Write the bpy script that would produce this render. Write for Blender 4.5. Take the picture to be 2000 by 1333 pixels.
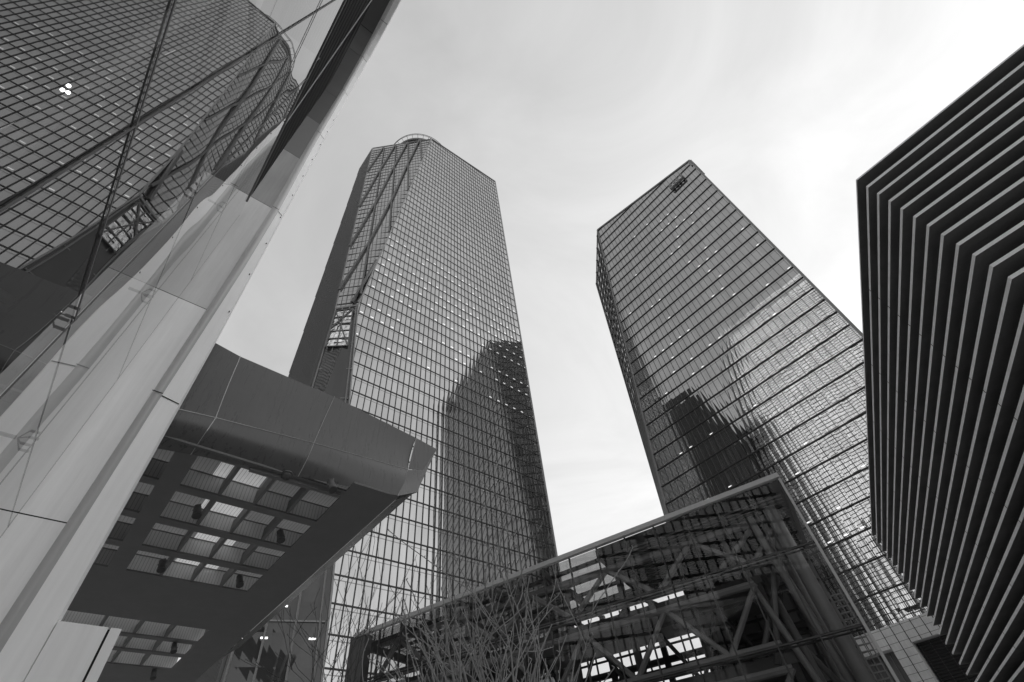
import bpy, bmesh, math, random
import numpy as np
from mathutils import Vector, Matrix
random.seed(7)
sc = bpy.context.scene
for o in list(bpy.data.objects): bpy.data.objects.remove(o)
R = math.radians

# ------------------------------------------------------------------ camera
F = 933.72; PITCH = R(48.665); ROLL = R(-7.7316)
cp, sp = math.cos(PITCH), math.sin(PITCH)
fw = Vector((0, cp, sp)); up0 = Vector((0, -sp, cp)); rt0 = Vector((1, 0, 0))
rt = rt0 * math.cos(ROLL) + up0 * math.sin(ROLL)
up = -rt0 * math.sin(ROLL) + up0 * math.cos(ROLL)
CAM = Vector((0, 0, 1.6))
cd = bpy.data.cameras.new("camera"); cam = bpy.data.objects.new("camera", cd)
sc.collection.objects.link(cam)
cd.sensor_width = 36; cd.lens = F / 2000 * 36; cd.clip_end = 6000; cd.clip_start = .05
m = Matrix((rt, up, -fw)).transposed().to_4x4(); m.translation = CAM
cam.matrix_world = m
sc.camera = cam

# ------------------------------------------------------------------ world (overcast, bright towards the right)
GLOW = Vector((0.62, 0.50, 0.60)).normalized()
wd = bpy.data.worlds.new("World"); sc.world = wd; wd.use_nodes = True
nt = wd.node_tree; nt.nodes.clear()
def N(t, typ, **kw):
    n = t.nodes.new(typ)
    for k, v in kw.items():
        if k == 'inp':
            for a, b in v.items(): n.inputs[a].default_value = b
        else: setattr(n, k, v)
    return n
def math_(t, op, a, b=None, c=None, clamp=False):
    n = t.nodes.new('ShaderNodeMath'); n.operation = op; n.use_clamp = clamp
    for i, x in enumerate((a, b, c)):
        if x is None: continue
        if isinstance(x, (int, float)): n.inputs[i].default_value = x
        else: t.links.new(x, n.inputs[i])
    return n.outputs[0]
def vmath(t, op, a, b=None, s=None):
    n = t.nodes.new('ShaderNodeVectorMath'); n.operation = op
    for i, x in enumerate((a, b)):
        if x is None: continue
        if isinstance(x, (tuple, Vector)): n.inputs[i].default_value = x
        else: t.links.new(x, n.inputs[i])
    if s is not None:
        if isinstance(s, (int, float)): n.inputs['Scale'].default_value = s
        else: t.links.new(s, n.inputs['Scale'])
    return n.outputs[0], n.outputs[1]
def ramp(t, x, stops):
    n = t.nodes.new('ShaderNodeValToRGB'); e = n.color_ramp.elements
    while len(e) > 1: e.remove(e[-1])
    e[0].position, v = stops[0]; e[0].color = (v, v, v, 1)
    for p, v in stops[1:]:
        k = e.new(p); k.color = (v, v, v, 1)
    n.color_ramp.interpolation = 'B_SPLINE'
    t.links.new(x, n.inputs[0]); return n.outputs[0]
SUN_EL = math.asin(GLOW.z); SUN_ROT = math.atan2(GLOW.x, GLOW.y)
sky = N(nt, 'ShaderNodeTexSky', sky_type='NISHITA', sun_disc=False, sun_elevation=SUN_EL, sun_rotation=SUN_ROT)
bw = N(nt, 'ShaderNodeRGBToBW'); nt.links.new(sky.outputs[0], bw.inputs[0])
tc = N(nt, 'ShaderNodeTexCoord')
nrmv = nt.nodes.new('ShaderNodeVectorMath'); nrmv.operation = 'NORMALIZE'; nt.links.new(tc.outputs['Generated'], nrmv.inputs[0])
dot = nt.nodes.new('ShaderNodeVectorMath'); dot.operation = 'DOT_PRODUCT'
nt.links.new(nrmv.outputs[0], dot.inputs[0]); dot.inputs[1].default_value = (.598, .460, .657)
gl6 = math_(nt, 'POWER', math_(nt, 'MAXIMUM', dot.outputs['Value'], 0), 6)
sep = N(nt, 'ShaderNodeSeparateXYZ'); nt.links.new(tc.outputs['Generated'], sep.inputs[0])
hor = math_(nt, 'POWER', math_(nt, 'SUBTRACT', 1, math_(nt, 'MAXIMUM', sep.outputs[2], 0)), 3)
xz = math_(nt, 'MULTIPLY', sep.outputs[0], sep.outputs[2])
base = math_(nt, 'ADD', .80, 0)
for k_, o_ in ((.357, sep.outputs[0]), (.044, sep.outputs[1]), (-.282, sep.outputs[2]), (.15, gl6), (.242, hor), (-.181, xz)):
    base = math_(nt, 'MULTIPLY_ADD', o_, k_, base)
# thin cloud structure, projected on a flat cloud layer
zz = math_(nt, 'ADD', math_(nt, 'MAXIMUM', sep.outputs[2], 0.05), .15)
cx = math_(nt, 'DIVIDE', sep.outputs[0], zz); cy = math_(nt, 'DIVIDE', sep.outputs[1], zz)
comb = N(nt, 'ShaderNodeCombineXYZ'); nt.links.new(cx, comb.inputs[0]); nt.links.new(cy, comb.inputs[1])
ns = N(nt, 'ShaderNodeTexNoise', inp={'Scale': 2.0, 'Detail': 9.0, 'Roughness': .58, 'Distortion': .9})
nt.links.new(comb.outputs[0], ns.inputs['Vector'])
cl = math_(nt, 'MULTIPLY_ADD', ns.outputs['Fac'], .55, -.30)
tot = math_(nt, 'MULTIPLY', base, math_(nt, 'ADD', cl, 1.0))
tot = math_(nt, 'ADD', tot, math_(nt, 'MULTIPLY', math_(nt, 'MINIMUM', bw.outputs[0], 2.0), .02))
bg = N(nt, 'ShaderNodeBackground'); nt.links.new(tot, bg.inputs[0]); bg.inputs[1].default_value = 1.0
wo = N(nt, 'ShaderNodeOutputWorld'); nt.links.new(bg.outputs[0], wo.inputs[0])

sl = bpy.data.lights.new("sun", 'SUN'); sl.energy = 0.5; sl.angle = R(55); sl.color = (1, .985, .96)
so = bpy.data.objects.new("sun", sl); sc.collection.objects.link(so)
so.rotation_euler = (-GLOW).to_track_quat('-Z', 'Y').to_euler()
sl.color = (1, 1, 1)
sc.view_settings.view_transform = 'Standard'; sc.view_settings.look = 'None'
sc.view_settings.exposure = .13; sc.view_settings.gamma = 1
sc.render.engine = 'CYCLES'
sc.cycles.max_bounces = 14; sc.cycles.transparent_max_bounces = 24; sc.cycles.glossy_bounces = 6

# ------------------------------------------------------------------ frame of reference: the street grid runs at 45 degrees
r2 = math.sqrt(.5)
eA = Vector((-r2, r2, 0)); eH = Vector((r2, r2, 0)); eZ = Vector((0, 0, 1))
def W(s, a, z): return eH * s + eA * a + eZ * z
def ray(x, y): return fw + rt * ((x - 1000) / F) - up * ((y - 666.5) / F)
def hit(x, y, n, D):
    d = ray(x, y); return CAM + d * ((D - CAM.dot(n)) / d.dot(n))
def hitz(x, y, z):
    d = ray(x, y); return CAM + d * ((z - 1.6) / d.z)

# ------------------------------------------------------------------ materials
def new_mat(name):
    M = bpy.data.materials.new(name); M.use_nodes = True
    t = M.node_tree; t.nodes.clear(); return M, t
def plain(name, col, rough=.6, spec=.3, var=.12, scale=1.5, metal=0, bump=0, streak=0):
    M, t = new_mat(name)
    b = N(t, 'ShaderNodeBsdfPrincipled'); o = N(t, 'ShaderNodeOutputMaterial')
    b.inputs['Roughness'].default_value = rough; b.inputs['Metallic'].default_value = metal
    b.inputs['Specular IOR Level'].default_value = spec
    tc = N(t, 'ShaderNodeTexCoord')
    n1 = N(t, 'ShaderNodeTexNoise', inp={'Scale': scale, 'Detail': 8.0, 'Roughness': .6})
    t.links.new(tc.outputs['Object'], n1.inputs['Vector'])
    f = math_(t, 'MULTIPLY_ADD', n1.outputs['Fac'], 2 * var, 1 - var)
    if streak:
        mp = N(t, 'ShaderNodeMapping'); mp.inputs['Scale'].default_value = (7, 7, .35); t.links.new(tc.outputs['Object'], mp.inputs[0])
        n2 = N(t, 'ShaderNodeTexNoise', inp={'Scale': 1.0, 'Detail': 6.0, 'Roughness': .65}); t.links.new(mp.outputs[0], n2.inputs['Vector'])
        f = math_(t, 'MULTIPLY', f, math_(t, 'MULTIPLY_ADD', n2.outputs['Fac'], 2 * streak, 1 - streak))
        rg = math_(t, 'MULTIPLY_ADD', n2.outputs['Fac'], .3, rough - .15); t.links.new(rg, b.inputs['Roughness'])
    v = math_(t, 'MULTIPLY', f, col)
    cmb = N(t, 'ShaderNodeCombineColor'); [t.links.new(v, cmb.inputs[i]) for i in range(3)]
    t.links.new(cmb.outputs[0], b.inputs['Base Color'])
    if bump:
        bp = N(t, 'ShaderNodeBump', inp={'Strength': bump, 'Distance': .01}); t.links.new(n1.outputs['Fac'], bp.inputs['Height'])
        t.links.new(bp.outputs[0], b.inputs['Normal'])
    t.links.new(b.outputs[0], o.inputs[0]); return M

def facade_glass(name, w=1.4, h=4.1, f0=.4, dark=.05, tilt=.004, pillow=.02, glow=0, lit=(.8, .86), rows=(0, 200), thr=.55, sub=None, v0=0, rowlit=.5, tint=.12, ior=1.5, lens=1.0):
    """coated curtain-wall glass. UV is in metres (u along the wall, v height)."""
    M, t = new_mat(name)
    uv = N(t, 'ShaderNodeUVMap'); s = N(t, 'ShaderNodeSeparateXYZ'); t.links.new(uv.outputs[0], s.inputs[0])
    u = math_(t, 'DIVIDE', s.outputs[0], w); v = math_(t, 'DIVIDE', math_(t, 'SUBTRACT', s.outputs[1], v0), h)
    cu = math_(t, 'FLOOR', u); cv = math_(t, 'FLOOR', v)
    fu = math_(t, 'SUBTRACT', u, cu); fv = math_(t, 'SUBTRACT', v, cv)
    c = N(t, 'ShaderNodeCombineXYZ'); t.links.new(cu, c.inputs[0]); t.links.new(cv, c.inputs[1])
    wn = N(t, 'ShaderNodeTexWhiteNoise', noise_dimensions='3D'); t.links.new(c.outputs[0], wn.inputs['Vector'])
    sr = N(t, 'ShaderNodeSeparateXYZ'); t.links.new(wn.outputs['Color'], sr.inputs[0])
    geo = N(t, 'ShaderNodeNewGeometry')
    T, _ = vmath(t, 'CROSS_PRODUCT', (0, 0, 1), geo.outputs['Normal'])
    B, _ = vmath(t, 'CROSS_PRODUCT', geo.outputs['Normal'], T)
    r1 = math_(t, 'SUBTRACT', sr.outputs[0], .5); r2_ = math_(t, 'SUBTRACT', sr.outputs[1], .5)
    pw = math_(t, 'MULTIPLY', math_(t, 'ADD', sr.outputs[2], .4), pillow)
    tx = math_(t, 'ADD', math_(t, 'MULTIPLY', r1, tilt), math_(t, 'MULTIPLY', math_(t, 'SUBTRACT', fu, .5), pw))
    ty = math_(t, 'ADD', math_(t, 'MULTIPLY', r2_, tilt), math_(t, 'MULTIPLY', math_(t, 'SUBTRACT', fv, .5), math_(t, 'MULTIPLY', pw, lens)))
    a, _ = vmath(t, 'SCALE', T, s=tx); b_, _ = vmath(t, 'SCALE', B, s=ty)
    n1, _ = vmath(t, 'ADD', geo.outputs['Normal'], a); n1, _ = vmath(t, 'ADD', n1, b_); n1, _ = vmath(t, 'NORMALIZE', n1)
    gl = N(t, 'ShaderNodeBsdfGlossy', inp={'Roughness': .0}); t.links.new(n1, gl.inputs['Normal'])
    gc = math_(t, 'MULTIPLY_ADD', sr.outputs[1], -tint, .95)
    cc = N(t, 'ShaderNodeCombineColor'); [t.links.new(gc, cc.inputs[i]) for i in range(3)]; t.links.new(cc.outputs[0], gl.inputs['Color'])
    df = N(t, 'ShaderNodeBsdfDiffuse', inp={'Color': (dark, dark, dark, 1)})
    if sub:   # thin transom / spandrel line inside the pane
        ln = math_(t, 'MULTIPLY', math_(t, 'GREATER_THAN', fv, sub[0]), math_(t, 'LESS_THAN', fv, sub[1]))
    fr = N(t, 'ShaderNodeFresnel', inp={'IOR': ior})
    fac = math_(t, 'MULTIPLY_ADD', fr.outputs[0], 1 - f0, f0, clamp=True)
    if sub: fac = math_(t, 'MULTIPLY', fac, math_(t, 'MULTIPLY_ADD', ln, -.55, 1))
    base = df.outputs[0]
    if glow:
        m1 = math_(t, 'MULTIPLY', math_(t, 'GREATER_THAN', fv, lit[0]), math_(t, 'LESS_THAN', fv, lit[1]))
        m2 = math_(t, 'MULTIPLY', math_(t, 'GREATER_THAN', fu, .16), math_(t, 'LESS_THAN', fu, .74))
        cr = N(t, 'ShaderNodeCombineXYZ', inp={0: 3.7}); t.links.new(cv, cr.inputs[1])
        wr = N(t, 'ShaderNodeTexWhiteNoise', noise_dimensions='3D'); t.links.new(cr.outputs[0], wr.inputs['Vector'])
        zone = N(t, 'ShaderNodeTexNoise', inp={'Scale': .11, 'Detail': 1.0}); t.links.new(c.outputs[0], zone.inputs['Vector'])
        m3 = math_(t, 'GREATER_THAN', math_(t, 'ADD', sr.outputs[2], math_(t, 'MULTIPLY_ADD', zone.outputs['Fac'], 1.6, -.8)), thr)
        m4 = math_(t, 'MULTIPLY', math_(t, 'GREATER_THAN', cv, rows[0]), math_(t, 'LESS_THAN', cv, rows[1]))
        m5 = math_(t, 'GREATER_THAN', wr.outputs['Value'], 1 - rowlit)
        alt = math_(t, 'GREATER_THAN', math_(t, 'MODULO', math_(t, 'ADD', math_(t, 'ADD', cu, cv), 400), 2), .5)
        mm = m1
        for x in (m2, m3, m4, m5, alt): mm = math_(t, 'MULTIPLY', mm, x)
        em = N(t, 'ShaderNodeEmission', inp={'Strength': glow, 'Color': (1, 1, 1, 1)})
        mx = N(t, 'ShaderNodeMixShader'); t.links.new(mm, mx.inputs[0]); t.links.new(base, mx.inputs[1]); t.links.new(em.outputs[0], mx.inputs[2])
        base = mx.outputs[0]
    mix = N(t, 'ShaderNodeMixShader'); t.links.new(fac, mix.inputs[0]); t.links.new(base, mix.inputs[1]); t.links.new(gl.outputs[0], mix.inputs[2])
    o = N(t, 'ShaderNodeOutputMaterial'); t.links.new(mix.outputs[0], o.inputs[0]); return M

def clear_glass(name, f0=.12, trans=.8, ior=1.5, rough=0.0, wob=.0):
    M, t = new_mat(name)
    tr = N(t, 'ShaderNodeBsdfTransparent', inp={'Color': (trans, trans, trans, 1)})
    gl = N(t, 'ShaderNodeBsdfGlossy', inp={'Roughness': rough, 'Color': (.95, .95, .95, 1)})
    if wob:
        tcn = N(t, 'ShaderNodeTexCoord'); ns = N(t, 'ShaderNodeTexNoise', inp={'Scale': .35, 'Detail': 1.0})
        t.links.new(tcn.outputs['Object'], ns.inputs['Vector'])
        sb, _ = vmath(t, 'SUBTRACT', ns.outputs['Color'], (.5, .5, .5)); sb, _ = vmath(t, 'SCALE', sb, s=wob)
        g = N(t, 'ShaderNodeNewGeometry'); nn, _ = vmath(t, 'ADD', g.outputs['Normal'], sb); nn, _ = vmath(t, 'NORMALIZE', nn)
        t.links.new(nn, gl.inputs['Normal'])
    fr = N(t, 'ShaderNodeFresnel', inp={'IOR': ior})
    fac = math_(t, 'MULTIPLY_ADD', fr.outputs[0], 1 - f0, f0, clamp=True)
    mix = N(t, 'ShaderNodeMixShader'); t.links.new(fac, mix.inputs[0]); t.links.new(tr.outputs[0], mix.inputs[1]); t.links.new(gl.outputs[0], mix.inputs[2])
    o = N(t, 'ShaderNodeOutputMaterial'); t.links.new(mix.outputs[0], o.inputs[0]); return M
def emit(name, st):
    M, t = new_mat(name); e = N(t, 'ShaderNodeEmission', inp={'Strength': st}); o = N(t, 'ShaderNodeOutputMaterial')
    t.links.new(e.outputs[0], o.inputs[0]); return M

MAT = dict(
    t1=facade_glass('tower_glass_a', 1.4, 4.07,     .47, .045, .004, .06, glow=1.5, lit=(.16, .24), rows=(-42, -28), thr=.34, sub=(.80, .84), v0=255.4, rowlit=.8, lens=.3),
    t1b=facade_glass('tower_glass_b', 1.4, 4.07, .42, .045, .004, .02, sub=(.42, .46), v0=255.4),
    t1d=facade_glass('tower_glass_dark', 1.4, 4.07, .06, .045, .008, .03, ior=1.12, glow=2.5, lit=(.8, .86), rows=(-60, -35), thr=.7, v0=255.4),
    t2s=facade_glass('tower_glass_side', 1.42, 4.2, .12, .03, .012, .08, ior=1.25, v0=22),
    atrium=facade_glass('atrium_glass', 1.0, 1.3, .75, .05, .25, .5),
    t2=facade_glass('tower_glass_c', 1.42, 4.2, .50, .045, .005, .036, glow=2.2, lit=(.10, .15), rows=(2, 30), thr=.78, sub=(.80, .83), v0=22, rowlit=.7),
    t3=facade_glass('tower_glass_d', 2.8, 4.2, .78, .7, .006, .03, tint=.3),
    mull=plain('mullion_metal', .045, .45, .4), mull2=plain('mullion_metal_grey', .12, .45, .4),
    rib=plain('rib_metal', .16, .55, .3), lightedge=plain('light_metal_trim', .45, .4, .5),
    trimgrey=plain('grey_metal_trim', .26, .45, .4),
    dark=plain('dark_painted_metal', .12, .5, .35), darker=plain('black_paint', .19, .6, .2),
    canopy=plain('canopy_panel', .085, .30, .6, .25, .7, bump=.03, streak=.35),
    white=plain('white_panel', .82, .42, .5, .08, .6, streak=.16), white2=plain('white_panel_b', .88, .5, .4, .06, .6, streak=.12),
    tube=plain('satin_tube', .42, .35, .5, .06, .8, streak=.2), blackclad=plain('black_cladding', .03, .6, .2), shadeclad1=plain('cladding_shaded_a', .60, .35, .5, .12, .5, streak=.2), shadeclad2=plain('cladding_shaded_b', .30, .35, .5, .15, .5, streak=.3), shadeclad3=plain('cladding_shaded_c', .15, .38, .5, .12, .5), shadeclad4=plain('cladding_shaded_d', .08, .4, .5, .08, .5), soffit=plain('grey_soffit', .13, .5, .4, .08, .9),  # portal cladding tones darken in steps: shade put into the colour
    ribs=plain('soffit_batten', .16, .5, .3), stone=plain('pale_stone', .72, .8, .2, .2, .9, bump=.2, streak=.25),
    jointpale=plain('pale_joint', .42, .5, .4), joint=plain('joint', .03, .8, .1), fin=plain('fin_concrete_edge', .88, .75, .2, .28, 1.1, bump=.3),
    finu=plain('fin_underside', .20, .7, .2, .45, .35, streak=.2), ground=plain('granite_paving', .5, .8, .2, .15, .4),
    bark=plain('bark', .30, .8, .2, .35, 4), bark2=plain('bark_dark', .07, .8, .2, .25, 4),
    steel=plain('painted_steel', .30, .4, .5, .08, 1), steel2=plain('dark_steel', .075, .5, .4),
    concrete=plain('concrete_tower', .42, .8, .2, .1, .05), win=plain('dark_window', .05, .2, .6),
    gwall=clear_glass('wall_glass', .22, .80, 1.55, wob=.02), gpav=clear_glass('pavilion_glass', .012, .70, 1.22, wob=.003),
    glint=emit('glint_glow', 6.0),
)

# ------------------------------------------------------------------ mesh builder
class MB:
    def __init__(s): s.v = []; s.f = []; s.uv = []
    def quad(s, pts, uv=None):
        i = len(s.v); s.v += [Vector(p) for p in pts]; s.f.append(list(range(i, i + len(pts))))
        s.uv.append(uv or [(0, 0)] * len(pts)); return s
    def hexa(s, b, t):      # b, t: 4 bottom and 4 top points
        q = s.quad; q([b[3], b[2], b[1], b[0]]); q(t)
        for i in range(4): j = (i + 1) % 4; q([b[i], b[j], t[j], t[i]])
        return s
    def box(s, o, x, y, z):   # corner + three edge vectors
        o, x, y, z = map(Vector, (o, x, y, z))
        if x.cross(y).dot(z) < 0: x, y = y, x
        return s.hexa([o, o + x, o + x + y, o + y], [o + z, o + x + z, o + x + y + z, o + y + z])
    def bar(s, p, q, w, d, side):   # beam from p to q, width w along "side", depth d
        p, q = Vector(p), Vector(q); ax = (q - p)
        if ax.length < 1e-4: return s
        sd = (side - ax.normalized() * side.dot(ax.normalized())).normalized(); dd = ax.normalized().cross(sd).normalized()
        o = p - sd * (w / 2) - dd * (d / 2); return s.box(o, sd * w, dd * d, ax)
    def tube(s, pts, rads, n=8, cap=True):
        prev = None; base = []
        for k, p in enumerate(pts):
            p = Vector(p)
            d = (Vector(pts[min(k + 1, len(pts) - 1)]) - Vector(pts[max(k - 1, 0)])).normalized()
            a = prev if prev is not None else (Vector((0, 0, 1)) if abs(d.z) < .9 else Vector((1, 0, 0)))
            a = (a - d * a.dot(d)).normalized(); prev = a; b = d.cross(a)
            r = rads[k] if isinstance(rads, (list, tuple)) else rads
            i = len(s.v); base.append(i)
            s.v += [p + (a * math.cos(2 * math.pi * j / n) + b * math.sin(2 * math.pi * j / n)) * r for j in range(n)]
        for k in range(len(base) - 1):
            for j in range(n):
                jj = (j + 1) % n
                s.f.append([base[k] + j, base[k] + jj, base[k + 1] + jj, base[k + 1] + j]); s.uv.append([(0, 0)] * 4)
        if cap:
            s.f.append([base[0] + j for j in reversed(range(n))]); s.uv.append([(0, 0)] * n)
            s.f.append([base[-1] + j for j in range(n)]); s.uv.append([(0, 0)] * n)
        return s
    def build(s, name, mat, parent=None, smooth=False):
        me = bpy.data.meshes.new(name)
        off = parent['_base'] if parent is not None and '_base' in parent else None
        o0 = Vector(off) if off else Vector((0, 0, 0))
        me.from_pydata([tuple(p - o0) for p in s.v], [], s.f)
        ul = me.uv_layers.new(name='UVMap'); k = 0
        for poly, uvs in zip(me.polygons, s.uv):
            for li, c in zip(poly.loop_indices, uvs): ul.data[li].uv = c
        me.materials.append(MAT[mat] if isinstance(mat, str) else mat)
        if smooth:
            bb = bmesh.new(); bb.from_mesh(me); bmesh.ops.remove_doubles(bb, verts=bb.verts, dist=2e-4); bb.to_mesh(me); bb.free()
            for p in me.polygons: p.use_smooth = True
        o = bpy.data.objects.new(name, me); sc.collection.objects.link(o)
        if parent is not None:
            o.parent = parent; o['_base'] = off if off else (0, 0, 0)
            if parent.type == 'MESH': pass
        return o
def thing(name, base, label, cat, group=None):
    e = bpy.data.objects.new(name, None); sc.collection.objects.link(e)
    e.location = base; e['_base'] = tuple(base); e['label'] = label; e['category'] = cat
    if group: e['group'] = group
    e.empty_display_size = .5; return e
def tag(o, label, cat, group=None):
    o['label'] = label; o['category'] = cat
    if group: o['group'] = group
    return o
def struct(o): o['kind'] = 'structure'; return o
def wallquad(mb, pts, udir, u0=0):
    pts = [Vector(p) for p in pts]
    return mb.quad(pts, [((p.dot(udir)) - u0, p.z) for p in pts])

# ------------------------------------------------------------------ ground
g = MB(); L = 3000
g.quad([(-L, -L, 0), (L, -L, 0), (L, L, 0), (-L, L, 0)]); struct(g.build('plaza_ground', 'ground'))
g = MB()
for i in range(-40, 41):
    g.bar(W(i * 2.4, -90, .004), W(i * 2.4, 60, .004), .03, .004, eH); 
for i in range(-40, 26):
    g.bar(W(-90, i * 2.4, .006), W(90, i * 2.4, .006), .03, .004, eA)
struct(g.build('paving_joints', 'joint'))
#@@TOWER1
# ------------------------------------------------------------------ tower 1 : tall chamfered tower
D1 = 73.5
B1 = W(48, 90, 0)
T1 = thing('office_tower', B1, 'tallest glass office tower with a faceted X-braced chamfer and a round helipad on top', 'office tower')
def rightS(z): return 77.3 + (255 - z) / 208 * 1.1
topz = lambda s: 248.5 + (s - 36.73) / (77.2 - 36.73) * 6.5
P1 = W(36.73, D1, 248.45); P2 = W(21.93, D1, 99.2); P3 = W(16.5, 96.6, 253); P4 = W(18.0, 77.3, 98.9)
PR = W(77.2, D1, 255.0); PRb = W(78.6, D1, 0); Pm0 = W(31.2, D1, 0); Pm1 = W(28.6, D1, 33)
TL = W(16.5, 110.8, 255); ML = W(18, 104.4, 98); BL = W(18.6, 102, 0); P50 = W(18.2, 77.3, 0)
BR = W(77.2, 112, 255); BRb = W(78.6, 112, 0)
mb = MB(); wallquad(mb, [Pm0, PRb, PR, P1, P2, Pm1], eH, .2); mb.build('main_facade', 't1', T1)
mb = MB(); wallquad(mb, [P4, P2, P1, P3], eH, 0)
fdir = (P1 - P3); fdir.z = 0; flen = fdir.length; fdir.normalize()
mb = MB(); mb.quad([P4, P2, P1, P3], [((p - P3).dot(fdir), p.z) for p in (P4, P2, P1, P3)]); mb.build('braced_facet', 't1b', T1)
mb = MB(); wallquad(mb, [BL, P50, P4, ML], eA); wallquad(mb, [ML, P4, P3, TL], eA); mb.build('side_facade', 'rib', T1)
rdir = (P2 - P4); rdir.z = 0; rdir.normalize()
mb = MB()
for lo, hi in (((P50, Pm0), (W(18.12, 77.3, 33), Pm1)), ((W(18.12, 77.3, 33), Pm1), (P4, P2))):
    mb.quad([lo[0], lo[1], hi[1], hi[0]], [((p - P4).dot(rdir), p.z) for p in (lo[0], lo[1], hi[1], hi[0])])
mb.build('recessed_facet', 't1d', T1)
mb = MB(); q0, q1 = P4.lerp(P50, .02).lerp(P2.lerp(Pm0, .02), .12), P4.lerp(P50, .02).lerp(P2.lerp(Pm0, .02), .85); q2, q3 = P4.lerp(P50, .15).lerp(P2.lerp(Pm0, .15), .85), P4.lerp(P50, .15).lerp(P2.lerp(Pm0, .15), .12)
oo = (eA + eH) * -.45
mb.quad([q3 + oo, q2 + oo, q1 + oo, q0 + oo], [(0, 0), (3, 0), (3, 11), (0, 11)]); aw = mb.build('atrium_window', 'atrium', T1)
mb = MB(); o2 = oo * 1.3
for k in range(6): mb.bar(q0.lerp(q3, k / 5) + o2, q1.lerp(q2, k / 5) + o2, .22, .2, eZ)
for k in range(3): mb.bar(q0.lerp(q1, k / 2) + o2, q3.lerp(q2, k / 2) + o2, .2, .2, rdir)
mb.bar(q0 + o2, q2 + o2, .3, .2, rdir); mb.bar(q1 + o2, q3.lerp(q0, .5) + o2, .25, .2, rdir)
mb.build('lattice', 'darker', aw)
mb = MB(); wallquad(mb, [PRb, BRb, BR, PR], eA); mb.build('rear_facade', 't1b', T1)
mb = MB(); wallquad(mb, [BRb, BL, ML, TL, BR], eH); mb.build('back_facade', 't1b', T1)
mb = MB(); mb.quad([P3, P1, PR, BR, TL]); mb.build('roof_deck', 'dark', T1)
# mullions of the main face
mb = MB(); out = -eA
s = 28.13 + 1.4 * 35.27
def leftS(z):
    if z > 99.2: return 21.93 + (z - 99.2) / (248.45 - 99.2) * (36.73 - 21.93)
    if z > 33: return 28.6 + (z - 33) / (99.2 - 33) * (21.93 - 28.6)
    return 31.2 + (z) / 33 * (28.6 - 31.2)
def zrange(s):
    lo = 0 if s >= 31.2 else (33 * (31.2 - s) / 2.6 if s > 28.6 else 33 + (28.6 - s) / (28.6 - 21.93) * 66.2)
    hi = topz(s) if s >= 36.73 else 99.2 + (s - 21.93) / (36.73 - 21.93) * 149.25
    return lo, hi
s = 22.5 - .0
k = 0
while s < 77.0:
    lo, hi = zrange(s)
    if hi - lo > 1:
        mb.box(W(s - .06, D1 - .15, lo), eH * .12, eA * .15, eZ * (hi - lo))
    s += 1.4
mb.build('mullions', 'mull', T1)
mb = MB(); zt = 255.4 - 4.07
z = zt
while z > 3:
    x0 = leftS(z); x1 = rightS(z) - .1
    if z > 248.45: x0 = 36.73 + (z - 248.45) / 6.55 * 40.4
    mb.box(W(x0, D1 - .10, z - .11), eH * (x1 - x0), eA * .095, eZ * .22)
    z -= 4.07
mb.build('floor_bands', 'mull', T1)
mb = MB()
mb.bar(P1 - eA * .1, P2 - eA * .1, .35, .35, eH); mb.bar(P1 - eA * .1, PR - eA * .1, .5, .4, eZ); mb.bar(P2 - eA * .1, Pm1 - eA * .1, .3, .3, eH); mb.bar(Pm1 - eA * .1, Pm0 - eA * .1, .3, .3, eH)
mb.bar(PR, PRb, .5, .3, eH)
mb.bar(P3, P1, .5, .4, eZ); mb.bar(P3, P4, .35, .35, eH); mb.bar(P4, P2, .6, .4, eZ)
mb.build('edge_trim', 'trimgrey', T1)
# facet: floor lines and braces
fn = (P1 - P3).cross(P4 - P3).normalized()
if fn.dot(CAM - P1) < 0: fn = -fn
def fL(z): return P4 + (P3 - P4) * ((z - 98.9) / (253 - 98.9))
def fR(z): return P2 + (P1 - P2) * ((z - 99.2) / (248.45 - 99.2))
mb = MB(); z = zt
while z > 100:
    if z < 248: mb.bar(fL(z) + fn * .08, fR(z) + fn * .08, .22, .16, eZ)
    z -= 4.07
for kk in range(1, 26):
    # light mullions parallel to the left edge
    off = kk * 1.2
    za = 99.4; zb = 249
    # clip by right edge
    wid = lambda z: (fR(z) - fL(z)).dot(fdir)
    if off < wid(100): zlo = 99.5
    else:
        zlo = 99.5
        while wid(zlo) < off and zlo < 248: zlo += 1
    if zlo < 247: mb.bar(fL(zlo) + fdir * off + fn * .05, fL(248) + fdir * off + fn * .05, .07, .08, fdir)
mb.build('facet_floor_lines', 'mull2', T1)
zs = [251.5, 212.8, 169.5, 135.0, 108, 84]
mod = flen / 5
mb = MB()
def fp(off, z): return fL(z) + fdir * off + fn * .25
for mI in (1, 2, 3, 4):
    off = mI * mod; zlo = 99.5
    while (fR(zlo) - fL(zlo)).dot(fdir) < off and zlo < 248: zlo += .5
    mb.bar(fp(off, zlo), fp(off, 249.5), .42, .4, fdir)
for mI in range(1, 6):
    for i in range(5):
        a_, b_ = (mI - i), (mI - i - 1)
        if a_ < 1: break
        za, zb = zs[i], zs[i + 1]
        # clip the brace where it would leave the facet
        pts = []
        for q in range(41):
            tt = q / 40; z = za + (zb - za) * tt; off = (a_ + (b_ - a_) * tt) * mod
            if 99.6 < z < 250.5 and -0.05 <= off <= (fR(min(z, 248)) - fL(min(z, 248))).dot(fdir) + .05: pts.append((off, z))
        if len(pts) > 1: mb.bar(fp(*pts[0]), fp(*pts[-1]), .60, .5, fdir)
mb.build('cross_brace', 'mull2', T1)
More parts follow.
